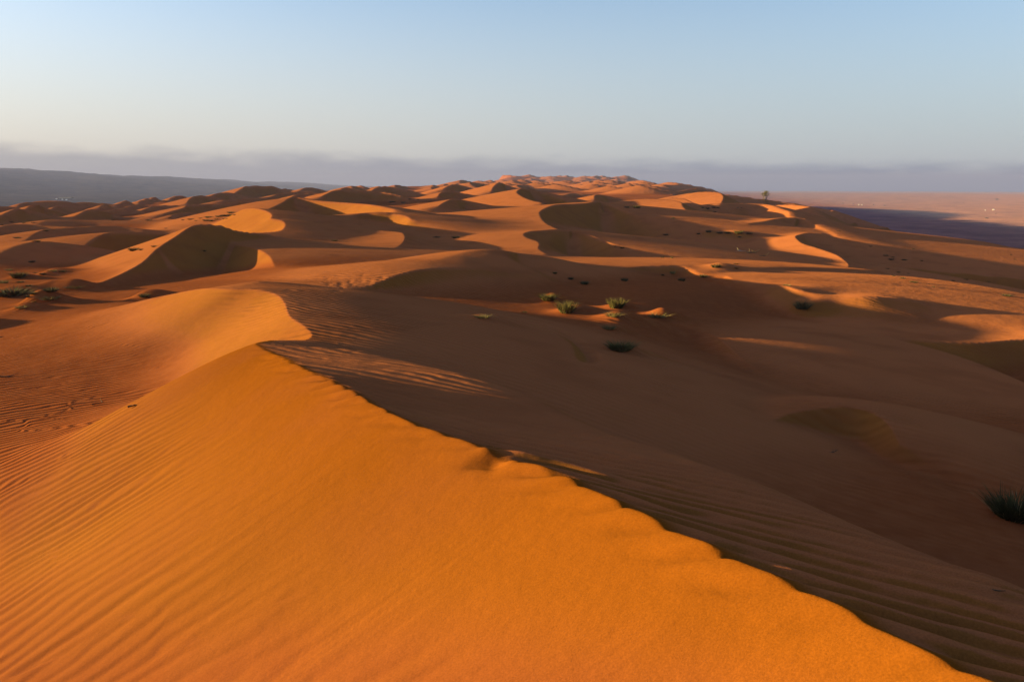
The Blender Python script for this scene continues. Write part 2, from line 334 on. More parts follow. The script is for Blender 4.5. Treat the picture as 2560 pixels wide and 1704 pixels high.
def box(a, n, ax):
    if n < 1: return a
    pw = [(0, 0), (0, 0)]; pw[ax] = (n + 1, n)
    c = np.cumsum(np.pad(a, pw, mode='edge'), axis=ax); w = 2 * n + 1
    return (c[w:] - c[:-w]) / w if ax == 0 else (c[:, w:] - c[:, :-w]) / w
def heights(x, y, da, dl):                  # x, y: polar grid arrays
    global FGD, FGS
    FGD = np.full(x.shape, 99.); FGS = np.zeros(x.shape)
    H, mplain = base(x, y)
    r = np.hypot(x, y)
    und = fbm(x / 9, y / 9, 3, 3) * .16 * sstep(4, 20, r) + fbm(x / 45, y / 45, 9, 3) * .9 * sstep(40, 160, r)
    H = H + und * (1 - mplain)
    H0 = H.copy()
    for d in DUNES:
        c = d['c']
        bz = base(c[:, 0], c[:, 1])[0]; h = max(.3, float((c[:, 2] - bz).max()))
        R = (h + .6) / max(.10, min(d['L'][1], d['R'][1])) * 1.5 + max(d['L'][2], d['R'][2]) + 2 * h
        m = (x > c[:, 0].min() - R) & (x < c[:, 0].max() + R) & (y > c[:, 1].min() - R) & (y < c[:, 1].max() + R)
        ri = np.flatnonzero(m.any(1)); ci = np.flatnonzero(m.any(0))
        if not len(ri): continue
        sl = (slice(ri[0], ri[-1] + 1), slice(ci[0], ci[-1] + 1)); mm = m[sl]
        xs, ys = x[sl], y[sl]
        dd = np.full(xs.shape, R * 3.); cz = np.full(xs.shape, float(c[:, 2].mean())); side = np.zeros(xs.shape)
        dd[mm], cz[mm], side[mm], _ = nearest(c, xs[mm], ys[mm])
        if d is FG: dd = np.sqrt(dd * dd + 0.015**2) - .015        # a grain-rounded edge
        wL = sstep(-1, 1, side)
        z = cz - (drop(dd, d['L']) * wL + drop(dd, d['R']) * (1 - wL))
        if d is FG:
            z = z - (1 - wL) * .11 * (1 - np.exp(-dd / .38)) * (1 - .9 * sstep(8, 12.5, ys))
            z = z + (1 - wL) * dd * (.10 - (.195 - .07 * sstep(9, 13, ys)))
            FGD[sl] = dd; FGS[sl] = side
            sd, _, ss, _ = nearest(SHOULDER, xs[mm], ys[mm])
            q = np.full(xs.shape, -9.); q[mm] = sd * ss
            z = z - .68 * np.logaddexp(0, q / .16) * .16
        elif 'far' not in d:                # soften the hollow inside a bending slip face, keep the crest sharp
            rad = .30 * h; rm = float(np.hypot(c[:, 0], c[:, 1]).mean())
            na, nl = min(60, int(rad / (rm * da))), min(40, int(rad / (rm * dl(rm))))
            zb = z
            for _ in range(2): zb = box(box(zb, na, 1), nl, 0)
            f = sstep(.5 * rad, 2.2 * rad, dd); z = z * (1 - f) + zb * f
        z = z - .6 * np.maximum(0, dd - .7 * R)
        z = np.where(mm, z, -1e4)
        k = d['k'] if d['k'] else .25 * h
        H[sl] = smax(H[sl], z, k)
    floor_ = (1 - sstep(.05, .75, H - H0)) * (1 - mplain)
    return H, mplain, floor_

# ------------------------------------------------------------------ wind ripples (their crests run across the view)
FA, FD = np.array([1.688, 2.539]), np.array([-.4768, .879])      # straight frame along the foreground crest
def ripple_phase(x, y):
    sx_, sy_ = x - FA[0], y - FA[1]
    sc = sx_ * FD[0] + sy_ * FD[1]; lc = sx_ * -FD[1] + sy_ * FD[0]
    g = .16 * lc - .225 * np.logaddexp(0, (lc - 3.6) / .8) * .8 * 2
    warp = .26 * fbm(x / 1.7, y / .8, 61, 3) + .55 * fbm(x / 7, y / 5, 62, 2) + .05 * fbm(x / .5, y / .3, 63, 2)
    pl = (sc - g + warp) / .265
    fork = sstep(-.07, .07, fbm(x / 1.5, y / 1.1, 81, 2))      # the ripple train breaks and forks where two trains meet
    pl = pl + fork * (.5 + .6 * fbm(x / 2.3, y / 1.9, 83, 2))
    pr = (y * .88 + x * .47 + warp * .9) / .27
    return pl, pr, lc
def ripple_masks(x, y, dd, side):
    r = np.hypot(x, y)
    left = side > 0
    patch = .45 + .55 * sstep(-.25, .3, fbm(x / 2.6, y / 1.6, 71, 3))
    aL = sstep(1.0, 2.8, dd + .6 * fbm(x / 1.5, y / 1.5, 72, 2)) * .0120 * patch
    aR = (.0045 + .0380 * np.exp(-dd / 2.0) * (.35 + .65 * (1 - sstep(5.5, 9.5, y)))) * (.7 + .3 * patch)
    amp = np.where(left, aL, aR)
    ac = .021 * (.45 + .8 * sstep(-.3, .4, fbm(x / .9, y / .9, 75, 2))); f_ = sstep(.02, .30, dd)
    amp = ac * (1 - f_) + amp * f_
    amp = np.where(dd > 8, .008 * patch, amp)
    return amp, r, dd, left
def ground_at(x, y):
    fa = np.interp(math.atan2(x, y), GAZ, np.arange(len(GAZ))); fr = np.interp(math.log(math.hypot(x, y)), np.log(GRR), np.arange(len(GRR)))
    a, r = min(int(fa), len(GAZ) - 2), min(int(fr), len(GRR) - 2); u, v = fa - a, fr - r
    return float((GH[r, a] * (1 - u) + GH[r, a + 1] * u) * (1 - v) + (GH[r + 1, a] * (1 - u) + GH[r + 1, a + 1] * u) * v)
def hit(px, py, dmin=3.0, dmax=9000.0):     # where the line of sight of a photo pixel meets the sand
    a, b = ray(px, py); prev = None
    D = dmin
    while D < dmax:
        g = ground_at(a * D, D) - b * D
        if g > 0 and prev is not None:
            lo, hi = prev, D
            for _ in range(18):
                m = .5 * (lo + hi)
                if ground_at(a * m, m) - b * m > 0: hi = m
                else: lo = m
            return (a * hi, hi, ground_at(a * hi, hi)), hi
        prev = D; D *= 1.006
    return None, None
def stamp(x0, y0, rad, fn):
    r0 = math.hypot(x0, y0); fa = np.interp(math.atan2(x0, y0), GAZ, np.arange(len(GAZ))); fr = np.interp(r0, GRR, np.arange(len(GRR)))
    na = int(rad / (r0 * .00127)) + 2; nr = int(rad / (r0 * .0035)) + 2
    sl = (slice(max(0, int(fr) - nr), int(fr) + nr + 1), slice(max(0, int(fa) - na), int(fa) + na + 1))
    GH[sl] += fn(GX[sl] - x0, GY[sl] - y0)
MOUNDS = [  # px, py, height m, width m  (little wind-shadow heaps round the tussocks)
    (1372,752,.42,.9),(1425,782,.40,1.1),(1545,772,.35,1.0),(1535,800,.45,1.2),(1645,795,.5,.9),(1520,826,.3,.7),(1555,878,.28,.8),(1200,800,.2,.8),
    (2012,772,.35,.9),(1792,668,.35,1.2),(130,731,.35,1.0),(100,757,.45,1.0),(55,775,.35,.8),(185,724,.35,1.2),(45,697,.4,1.0),(362,746,.45,1.0),(130,683,.4,1.2),(110,690,.35,1.0),(20,740,.6,2.2),(85,745,.3,.8),(1770,582,.6,1.8),(1820,585,.5,2.0),(1847,586,.6,2.0),(1700,698,.2,.7),(2520,1285,.16,.7)]
def shape_details():
    for px, py, h, w in MOUNDS:
        p, D = hit(px, py)
        if p is None: continue
        stamp(p[0], p[1], w * 3, lambda dx, dy: h * np.exp(-((dx - .25 * w) / (w * np.where(dx > .25 * w, 1.5, .8)))**2 - (dy / (w * .8))**2))
    rr_ = random.Random(5)                  # footprints
    for k in range(26):
        t = rr_.random(); px = 815 + 150 * t + rr_.gauss(0, 14); py = 716 - 14 * math.sin(t * 3.1) + rr_.gauss(0, 9)
        if t > .82: py += rr_.uniform(0, 28)
        p, D = hit(px, py)
        if p is None or D > 75: continue
        stamp(p[0], p[1], .8, lambda dx, dy: -.025 * np.exp(-(dx / .13)**2 - (dy / .2)**2))
    for k in range(26):                     # a slumped notch in the foreground crest with a furrow behind it
        t = k / 25; x0, y0, _z = on_plane(1205 + 330 * t, 1128 + 46 * t, 1.475 + .01 + .10 * t)
        stamp(x0, y0, .7, lambda dx, dy: .012 * (1 - .45 * t) * np.exp(-((dx * .42 + dy * .91 - .05) / .09)**2 - ((dx * .91 - dy * .42) / .10)**2) - .012 * (1 - t) * np.exp(-((dx * .42 + dy * .91 + .13) / .09)**2 - ((dx * .91 - dy * .42) / .10)**2))
    x0, y0, _z = on_plane(1240, 1135)
    stamp(x0, y0, 1.0, lambda dx, dy: -.042 * np.exp(-(dx / .10)**2 - (dy / .22)**2))
    for off in (0, 13):                     # a pair of wheel tracks curving through the hollow
        q = catmull([(1180, 772 - off * .2, 0), (1290, 798 - off * .35, 0), (1370, 822 - off * .6, 0), (1430, 850 - off * .6, 0), (1458 + off, 880, 0), (1466 + off * 1.6, 905, 0)], 26)
        for px, py, _ in q:
            p, D = hit(px, py)
            if p: stamp(p[0], p[1], .5, lambda dx, dy: -.022 * np.exp(-(dx * dx + dy * dy) / .035))
def build_ground():
    azd = np.linspace(math.radians(-36.5), math.radians(36.5), 1000)
    azl = np.linspace(math.radians(-180), math.radians(-36.5), 95)[:-1]
    azr = np.linspace(math.radians(36.5), math.radians(180), 75)[1:-1]
    az = np.concatenate([azl, azd, azr])
    rr = np.concatenate([np.geomspace(.35, 2.4, 14, endpoint=False), np.geomspace(2.4, 16, 480, endpoint=False), np.geomspace(16, 60, 250, endpoint=False),
                         np.geomspace(60, 700, 320, endpoint=False), np.geomspace(700, 3000, 190, endpoint=False), np.geomspace(3000, 12600, 60)])
    A_, R_ = np.meshgrid(az, rr)
    x = R_ * np.sin(A_); y = R_ * np.cos(A_)
    H, mp_, floor_ = heights(x, y, azd[1] - azd[0], lambda r_: float(np.interp(r_, rr[:-1], np.diff(np.log(rr)))))
    global GX, GY, GH, GAZ, GRR
    GX, GY, GH, GAZ, GRR = x, y, H, az, rr
    shape_details()
    H = GH
    x, y, H, mp_ = x.ravel(), y.ravel(), H.ravel(), mp_.ravel()
    global FGD, FGS
    FGD, FGS = FGD.ravel(), FGS.ravel()
    near = np.hypot(x, y) < 60
    amp = np.zeros_like(x); bump = np.zeros_like(x)
    a, r, dd, left = ripple_masks(x[near], y[near], FGD[near], FGS[near])
    geo = 1 - sstep(11, 17, r)
    lcn = ripple_phase(x[near], y[near])[2]
    pl, pr, lc = ripple_phase(x[near], y[near])
    pl = np.where(left & (dd > .35), pl, pr); ph = pl * 2 * math.pi
    w = np.sin(ph + .45 * np.sin(ph + .6))
    H[near] += a * geo * w
    phase = np.zeros_like(x); phase[near] = np.where(lc > 0, ripple_phase(x[near], y[near])[0], pr)
    bump[near] = a * (1 - geo) * (1 - sstep(38, 58, r)) * 100 * sstep(.2, 2.5, np.abs(lcn)) * np.where(lcn < 0, 1.9, 1.1)
    nr, nc = len(rr), len(az)
    idx = np.arange(nr * nc).reshape(nr, nc)
    a0 = idx[:-1, :]; a1 = idx[1:, :]
    b0 = np.roll(a0, -1, axis=1); b1 = np.roll(a1, -1, axis=1)
    faces = np.stack([a0, b0, b1, a1], -1).reshape(-1, 4)
    co = np.stack([x, y, H], -1)
    cen = len(co); co = np.vstack([co, [[0, 0, float(H[:nc].mean())]]])
    me = bpy.data.meshes.new('sand_dunes')
    tri = np.stack([np.full(nc, cen), np.roll(idx[0], -1), idx[0]], -1)
    me.vertices.add(len(co)); me.vertices.foreach_set('co', co.astype(np.float32).ravel())
    nl = faces.size + tri.size
    me.loops.add(nl); me.loops.foreach_set('vertex_index', np.concatenate([faces.ravel(), tri.ravel()]).astype(np.int32))
    npoly = len(faces) + len(tri)
    me.polygons.add(npoly)
    ls = np.concatenate([np.arange(len(faces)) * 4, len(faces) * 4 + np.arange(len(tri)) * 3]).astype(np.int32)
    me.polygons.foreach_set('loop_start', ls)
    me.polygons.foreach_set('use_smooth', np.ones(npoly, bool))
    me.update(calc_edges=True); me.validate()
    for nm, arr in (('plain', mp_), ('ripple', bump), ('phase', phase), ('floor', floor_.ravel()), ('crest', np.exp(-(FGD / 2.6)**2) * np.maximum(sstep(-.2, .6, FGS), np.exp(-(FGD / .09)**2)))):
        at = me.attributes.new(nm, 'FLOAT', 'POINT'); at.data.foreach_set('value', np.append(arr, arr[0]).astype(np.float32))
    o = bpy.data.objects.new('sand_dunes', me); COL.objects.link(o); o['kind'] = 'structure'
    o['label'] = 'rippled orange sand dunes running along a high ridge above a pale desert plain'
    return o
ground = build_ground()

# ------------------------------------------------------------------ materials
def mat(name):
    m = bpy.data.materials.new(name); m.use_nodes = True; m.node_tree.nodes.clear(); return m
class NB:
    def __init__(s, m): s.t = m.node_tree
    def n(s, t, **k):
        n = s.t.nodes.new(t)
        for a, b in k.items(): setattr(n, a, b)
        return n
    def l(s, a, b): s.t.links.new(a, b)
    def put(s, sock, v):
        if isinstance(v, (int, float)): sock.default_value = v
        elif isinstance(v, tuple): sock.default_value = v
        else: s.l(v, sock)
    def math(s, op, a, b=None, c=None, clamp=False):
        n = s.n('ShaderNodeMath', operation=op); n.use_clamp = clamp
        for i, v in enumerate((a, b, c)):
            if v is not None: s.put(n.inputs[i], v)
        return n.outputs[0]
    def noise(s, vec, scale, detail=3, rough=.5, out=0):
        n = s.n('ShaderNodeTexNoise'); s.l(vec, n.inputs['Vector']); n.inputs['Scale'].default_value = scale
        n.inputs['Detail'].default_value = detail; n.inputs['Roughness'].default_value = rough; return n.outputs[out]
    def mapr(s, v, a, b, c=0., d=1., smooth=True):
        n = s.n('ShaderNodeMapRange'); n.interpolation_type = 'SMOOTHSTEP' if smooth else 'LINEAR'
        s.put(n.inputs[0], v)
        for i, q in enumerate((a, b, c, d)): n.inputs[i + 1].default_value = q
        return n.outputs[0]
    def mix(s, f, a, b, blend='MIX'):
        n = s.n('ShaderNodeMix', data_type='RGBA', blend_type=blend); s.put(n.inputs[0], f); s.put(n.inputs[6], a); s.put(n.inputs[7], b); return n.outputs[2]

def sand_material():
    m = mat('sand'); b = NB(m)
    tc = b.n('ShaderNodeTexCoord'); ob = tc.outputs['Object']
    geo = b.n('ShaderNodeNewGeometry'); sep = b.n('ShaderNodeSeparateXYZ'); b.l(geo.outputs['Normal'], sep.inputs[0])
    pos = b.n('ShaderNodeSeparateXYZ'); b.l(ob, pos.inputs[0])
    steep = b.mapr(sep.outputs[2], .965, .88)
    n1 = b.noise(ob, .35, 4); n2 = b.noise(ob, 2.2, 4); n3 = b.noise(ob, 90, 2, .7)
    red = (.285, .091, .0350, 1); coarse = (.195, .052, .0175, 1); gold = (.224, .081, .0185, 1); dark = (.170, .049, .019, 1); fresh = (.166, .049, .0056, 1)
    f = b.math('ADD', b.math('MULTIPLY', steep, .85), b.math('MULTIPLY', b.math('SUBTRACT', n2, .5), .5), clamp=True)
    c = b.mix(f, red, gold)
    c = b.mix(b.n('ShaderNodeAttribute', attribute_name='crest').outputs['Fac'], c, fresh)      # coarse orange sand just below the foreground crest
    fl = b.n('ShaderNodeAttribute', attribute_name='floor').outputs['Fac']                       # coarse dark-red grains lag on the flats between dunes
    c = b.mix(b.math('MULTIPLY', fl, b.mapr(n2, .25, .7, .65, 1.0)), c, coarse)
    c = b.mix(b.math('MULTIPLY', b.mapr(n1, .45, .7), .35), c, dark)
    g = b.mapr(n3, .25, .75, .80, 1.18, False)
    gc = b.n('ShaderNodeCombineColor'); [b.l(g, gc.inputs[i]) for i in range(3)]
    c = b.mix(1.0, c, gc.outputs[0], 'MULTIPLY')
    # flat gravelly plain on both sides of the ridge
    pa = b.n('ShaderNodeAttribute', attribute_name='plain').outputs['Fac']
    pn = b.noise(ob, .012, 6, .62); pn2 = b.noise(ob, .09, 4, .6)
    pc = b.mix(b.mapr(pn, .40, .62), (.225, .098, .076, 1), (.150, .068, .056, 1))
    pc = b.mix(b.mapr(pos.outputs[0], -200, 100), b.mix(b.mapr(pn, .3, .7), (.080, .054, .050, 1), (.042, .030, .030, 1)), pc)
    pc = b.mix(b.math('MULTIPLY', b.mapr(pn2, .55, .72), .5), pc, (.075, .05, .036, 1))
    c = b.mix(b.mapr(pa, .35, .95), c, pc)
    # ripples
    ra = b.n('ShaderNodeAttribute', attribute_name='ripple').outputs['Fac']
    pha = b.n('ShaderNodeAttribute', attribute_name='phase').outputs['Fac']
    rp = b.math('SINE', b.math('MULTIPLY', pha, 2 * math.pi))
    rh = b.math('MULTIPLY', b.math('MULTIPLY', rp, ra), .01)
    gr = b.math('MULTIPLY', b.noise(ob, 80, 3, .75), .0014)
    md = b.math('MULTIPLY', b.noise(ob, 5, 4, .55), .0035)
    md2 = b.math('MULTIPLY', b.noise(ob, .8, 5, .6), .035)
    ht = b.math('ADD', b.math('ADD', rh, gr), b.math('ADD', md, md2))
    bp = b.n('ShaderNodeBump'); bp.inputs['Distance'].default_value = 1.0; bp.inputs['Strength'].default_value = 1.0; b.l(ht, bp.inputs['Height'])
    bs = b.n('ShaderNodeBsdfPrincipled'); b.l(c, bs.inputs['Base Color']); bs.inputs['Roughness'].default_value = .95; bs.inputs['Diffuse Roughness'].default_value = .55
    bs.inputs['Specular IOR Level'].default_value = 0
    b.l(bp.outputs[0], bs.inputs['Normal'])
    o = b.n('ShaderNodeOutputMaterial'); b.l(bs.outputs[0], o.inputs['Surface'])
    return m
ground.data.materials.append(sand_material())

# ------------------------------------------------------------------ plants and small things
def simple_mat(name, c1, c2, scale=3., rough=.9, obj_rand=False):
    m = mat(name); b = NB(m); tc = b.n('ShaderNodeTexCoord')
    n = b.noise(tc.outputs['Object'], scale, 4)
    c = b.mix(b.mapr(n, .3, .7), c1, c2)
    if obj_rand:
        oi = b.n('ShaderNodeObjectInfo'); f = b.mapr(oi.outputs['Random'], 0, 1, .7, 1.25, False)
        cc = b.n('ShaderNodeCombineColor'); [b.l(f, cc.inputs[i]) for i in range(3)]
        c = b.mix(1.0, c, cc.outputs[0], 'MULTIPLY')
    bs = b.n('ShaderNodeBsdfPrincipled'); b.l(c, bs.inputs['Base Color']); bs.inputs['Roughness'].default_value = rough
    bs.inputs['Specular IOR Level'].default_value = .2
    o = b.n('ShaderNodeOutputMaterial'); b.l(bs.outputs[0], o.inputs['Surface']); return m
M_GREEN = simple_mat('tussock_green', (.044, .036, .010, 1), (.095, .076, .024, 1), 6, obj_rand=True)
M_PALE = simple_mat('tussock_pale', (.095, .080, .028, 1), (.16, .13, .048, 1), 6, obj_rand=True)
M_DARK = simple_mat('shrub_dark', (.028, .026, .012, 1), (.060, .050, .022, 1), 6, obj_rand=True)
M_DRY = simple_mat('dry_stems', (.20, .13, .06, 1), (.33, .23, .11, 1), 8)
M_BARK = simple_mat('bark', (.05, .035, .025, 1), (.11, .075, .05, 1), 9)
M_WHITE = simple_mat('white_paint', (.75, .74, .72, 1), (.82, .81, .79, 1), 2)
M_WOOD = simple_mat('weathered_wood', (.045, .027, .016, 1), (.10, .06, .035, 1), 12)
M_PALEWOOD = simple_mat('bleached_wood', (.33, .27, .22, 1), (.45, .38, .31, 1), 12)
M_TENT = simple_mat('tent_cloth', (.04, .033, .03, 1), (.08, .06, .05, 1), 2)

def blades(seed, n, w=1.0, h=.5, lean=.5, thin=.012, dome=False, seg=3):
    """a tuft: n tapering bent leaves growing from a patch of ground w wide"""
    r = random.Random(seed); V, Fc = [], []
    for i in range(n):
        a = r.uniform(0, 2 * math.pi); q = math.sqrt(r.random()); bx, by = q * w * .36 * math.cos(a), q * w * .30 * math.sin(a)
        out = lean * (.25 + q) * r.uniform(.5, 1.2); L = h * r.uniform(.55, 1.1) * (1 - .35 * q if dome else 1)
        da = a + r.gauss(0, .45); dx, dy = math.cos(da), math.sin(da)
        px_, py_ = -dy, dx; ta = r.uniform(0, math.pi); wx, wy = math.cos(ta), math.sin(ta)
        base_i = len(V)
        for k in range(seg + 1):
            t = k / seg; o_ = out * L * (t + .5 * t * t); z = L * (t - .22 * out * t * t) - .03
            hw = thin * (1 - t) * (.8 + .4 * r.random()) + .0008
            V.append((bx + dx * o_ - wx * hw, by + dy * o_ - wy * hw, z)); V.append((bx + dx * o_ + wx * hw, by + dy * o_ + wy * hw, z))
        for k in range(seg):
            j = base_i + 2 * k; Fc.append((j, j + 1, j + 3, j + 2))
    me = bpy.data.meshes.new('blades'); me.from_pydata(V, [], Fc); me.update(); return me
def tuft_set(name, count, n, **k): 
    return [blades(hash_(name, i), n, **k) for i in range(count)]
def hash_(nm, i): return sum(ord(c) * (j + 3) for j, c in enumerate(nm)) * 31 + i * 977
TUFT = dict(
    green=(tuft_set('green', 4, 420, w=1, h=.6, lean=.5, thin=.017), tuft_set('greendry', 4, 45, w=1, h=.5, lean=.75, thin=.008), M_GREEN),
    pale=(tuft_set('pale', 4, 200, w=1, h=.42, lean=.6, thin=.011), tuft_set('paledry', 4, 60, w=1, h=.45, lean=.7, thin=.008), M_PALE),
    dark=(tuft_set('dark', 4, 300, w=1, h=.52, lean=.75, thin=.018, dome=True), tuft_set('darkdry', 4, 40, w=1, h=.45, lean=.9, thin=.009), M_DARK))
for k_, (a_, b_, m_) in TUFT.items():
    for me in a_: me.materials.append(m_)
    for me in b_: me.materials.append(M_DRY)
def obj(name, me, parent=None):
    o = bpy.data.objects.new(name, me); COL.objects.link(o)
    if parent: o.parent = parent
    return o
prand = random.Random(21)
def plant(px, py, wpx, kind, label, group, hs_=1.0, parts=None):
    """px, py: where the foot of the plant shows in the photo; wpx: its width there"""
    p, D = hit(px, py)
    if p is None: return
    w = wpx * .92 * D / F; v = prand.randrange(4)
    name = {'green': 'grass_tussock', 'pale': 'grass_tussock', 'dark': 'desert_shrub'}[kind]
    lv, dr, m_ = TUFT[kind]
    if parts is None: parts = D < 75 and wpx > 11
    sc = (w, w, w * hs_); rz = prand.uniform(0, 6.28)
    if parts:
        e = obj(name, None); e.empty_display_size = .2
        obj('leaves', lv[v], e); obj('dry_stems', dr[v], e)
    else:
        e = obj(name, lv[v])
    e.location = (p[0], p[1], p[2]); e.scale = sc; e.rotation_euler = (0, 0, rz)
    e['label'] = label; e['category'] = 'grass tuft' if kind != 'dark' else 'shrub'
    if group: e['group'] = group
    return e
G1 = 'grass clumps on the lit sand behind the shaded hollow'; G2 = 'plants on the flat sand at the left edge'; G3 = 'scattered shrubs on the right flank of the sand ridge'
G4 = 'row of dark shrubs in the dip right of centre'; G5 = 'shrubs in the sandy flat left of the heart-shaped lit face'; G6 = 'small shrubs on the strips of lit sand right of centre'; G7 = 'lone shrubs between the far dunes'
PLANTS = [
 (2538,1290,150,'green','large green grass tussock cut by the right edge in the shaded hollow',None,.85),
 (1552,874,80,'green','wide low dark grass tussock in the shaded hollow, nearest of the central clumps',G1,.55),
 (1416,780,52,'green','tall dense dark-green grass clump, blockiest of those on the lit strip of sand',G1,1.15),
 (1371,750,48,'green','spreading grass clump capping a small lit sand heap, leftmost on the lit strip',G1,.7),
 (1541,768,46,'green','upright grass clump in the middle of the lit strip with a long thin shadow',G1,1.05),
 (1532,790,52,'pale','pale yellow-green grass streak just below the middle clump of the lit strip',G1,.6),
 (1522,822,40,'pale','pale grass tuft on the shadow edge below the lit strip of sand',G1,.8),
 (1645,792,60,'pale','pale grass tuft on a small peaked sand heap, rightmost on the lit strip',G1,.55),
 (1206,794,48,'pale','faint pale grass tuft alone in the shade left of the lit strip',G1,.5),
 (1311,781,16,'dark','tiny dark shrub at the left tip of the lit strip',G1,.6),
 (2006,770,50,'dark','shaggy dark shrub throwing a shadow on the orange slip face at right',None,1.2),
 (1704,702,20,'dark','dark shrub hanging on the edge of shade below the nearer lit strip',G6,1.3),
 (1758,692,25,'dark','two-tone shrub at the right end of the nearer lit strip',G6,.8),
 (1681,684,15,'pale','thin yellowish tuft on the nearer lit strip, left of the dark shrub',G6,1.6),
 (1657,688,11,'dark','tiny shrub at the shade line left of the yellowish tuft',G6,.9),
 (1790,668,26,'dark','dome-shaped dark shrub with pale top on the far lit strip',G6,1.1),
 (1840,660,14,'dark','flat dark shrub right of the dome-shaped one, upper of two',G6,.5),
 (1841,671,14,'dark','flat dark shrub right of the dome-shaped one, lower of two',G6,.5),
 (1656,644,10,'dark','small dark dot of a shrub on the crest above the nearer lit strip',G6,.8),
 (1680,645,9,'pale','small pale tuft on the crest beside the dark dot of a shrub',G6,.9),
 (1967,714,25,'pale','low pale-green tuft on the saddle above the orange slip face',G6,.45),
 (1427,698,17,'dark','dark shrub in the shaded saddle, left of a close pair',G1,1.1),
 (1461,710,24,'dark','larger dark shrub in the shaded saddle, right of a close pair',G1,1.1),
 (1387,684,12,'green','small tuft up-slope from the pair in the shaded saddle',G1,.8),
 (1561,702,20,'dark','slanting dark shrub at the foot of the low orange face right of centre',G6,1.3),
 (1538,616,9,'dark','smaller of two specks of shrub on the dark slope of the big central dune',G7,.7),
 (1556,620,13,'dark','larger of two specks of shrub on the dark slope of the big central dune',G7,.8),
 (1746,585,11,'dark','small shrub at the left end of the row in the dip right of centre',G4,.8),
 (1771,580,17,'dark','tallest dome-shaped shrub of the row in the dip right of centre',G4,1.0),
 (1800,583,19,'dark','third shrub from the left in the row in the dip right of centre',G4,.7),
 (1821,583,21,'dark','broad fourth shrub of the row in the dip right of centre',G4,.7),
 (1846,584,21,'green','greener fifth shrub of the row in the dip right of centre',G4,.85),
 (1873,584,21,'dark','flat shrub at the right end of the row in the dip right of centre',G4,.5),
 (1849,593,10,'dark','small shrub just in front of the row in the dip right of centre',G4,.8),
 (1665,587,18,'dark','flat shrub alone left of the row in the dip right of centre',G7,.5),
 (1757,520,8,'dark','leftmost shrub of the cluster under the long sunlit brow',G7,.8),
 (1768,522,15,'dark','largest shrub of the cluster under the long sunlit brow',G7,.7),
 (1784,519,12,'dark','third shrub of the cluster under the long sunlit brow',G7,.7),
 (1795,520,10,'dark','fourth shrub of the cluster under the long sunlit brow',G7,.7),
 (1786,530,12,'dark','flat shrub just below the cluster under the long sunlit brow',G7,.4),
 (1844,520,7,'dark','left one of two far dots right of the cluster under the sunlit brow',G7,.6),
 (1853,520,7,'dark','right one of two far dots right of the cluster under the sunlit brow',G7,.6),
 (1683,546,10,'dark','lone shrub on the sunlit slope left of the dark hollow',G7,.9),
 (1567,519,15,'dark','left shrub of two at the shade edge behind the big central dune',G7,.7),
 (1592,520,20,'green','right shrub of two at the shade edge behind the big central dune',G7,.6),
 (980,506,18,'dark','left shrub of two behind the long orange face left of centre',G7,.6),
 (1008,507,14,'dark','right shrub of two behind the long orange face left of centre',G7,.6),
 (1024,498,10,'dark','faint far shrub up and right of the two behind the long orange face',G7,.5),
 (1044,499,9,'dark','far shrub at the end of the dark slope left of centre',G7,.6),
 (1092,594,21,'dark','arched dark shrub in the shade, left of the two at centre left',G7,.5),
 (1140,595,21,'dark','bushier dark shrub on a small rise, right of the two at centre left',G7,.8),
 (836,602,18,'dark','lone flat shrub on the broad shaded slope left of centre',G7,.5),
 (91,604,21,'dark','dark shrub on the bright saddle behind the rounded left dune',G2,.55),
 (42,595,19,'dark','dark shrub in the hollow behind the rounded left dune, further left',G2,.5),
 (115,577,15,'dark','small shrub on the sunlit crest behind the left hollow',G2,.5),
 (80,655,17,'dark','lone dark shrub on the shaded side of the rounded left dune',G2,.7),
 (334,627,25,'green','greenish shrub at the lower lip of the round bowl at left',G2,.7),
 (353,625,14,'dark','middle dark shrub along the lip of the round bowl at left',G2,.8),
 (386,617,17,'dark','right dark shrub along the lip of the round bowl at left',G2,.7),
 (47,694,38,'green','bushy green shrub on a heap, upper left on the flat sand',G2,.8),
 (8,708,30,'pale','yellow-green tuft cut by the left edge of the picture',G2,.9),
 (22,676,22,'pale','upper yellowish tuft near the left edge below the rounded dune',G2,.6),
 (107,686,16,'dark','dark shrub between the green bush and the long lit slope',G2,.8),
 (88,683,11,'dark','small shrub left of the dark one before the long lit slope',G2,.6),
 (130,679,28,'pale','yellow-green tuft at the lower left tip of the long lit slope',G2,.6),
 (156,679,20,'dark','dark shrub right of the yellow-green tuft on the long lit slope',G2,.5),
 (128,728,42,'dark','broad dark shrub with spiky leaves in the middle of the left flat',G2,.75),
 (182,720,48,'pale','low pale grass patch where the dark slope meets the left flat',G2,.35),
 (83,735,22,'dark','dark shrub left of and below the broad spiky one',G2,.9),
 (30,738,85,'dark','large greyish shrub mass at the left edge, biggest on the flat',G2,.75),
 (51,706,20,'dark','small shrub right under the bushy green one',G2,.6),
 (71,715,18,'dark','small shrub between the grey mass and the broad spiky one',G2,.6),
 (70,742,22,'dark','dark shrub at the right foot of the large grey mass',G2,.7),
 (124,748,60,'pale','wide pale-green grass tussock nearest the ripply sand at left',G2,.5),
 (54,770,36,'pale','pale-green tuft on the shadow edge, lowest of the left flat',G2,.6),
 (85,755,16,'pale','small tuft on the bright peaked heap at left',G2,.6),
 (361,742,32,'dark','dark ragged shrub beside the second dune, at the foot of the dark slope',None,.9),
 (510,628,13,'dark','faint dark shrub inside the dark bowl of the star-shaped dune',None,.7),
]
for q in PLANTS:
    plant(*q[:6], hs_=q[6])
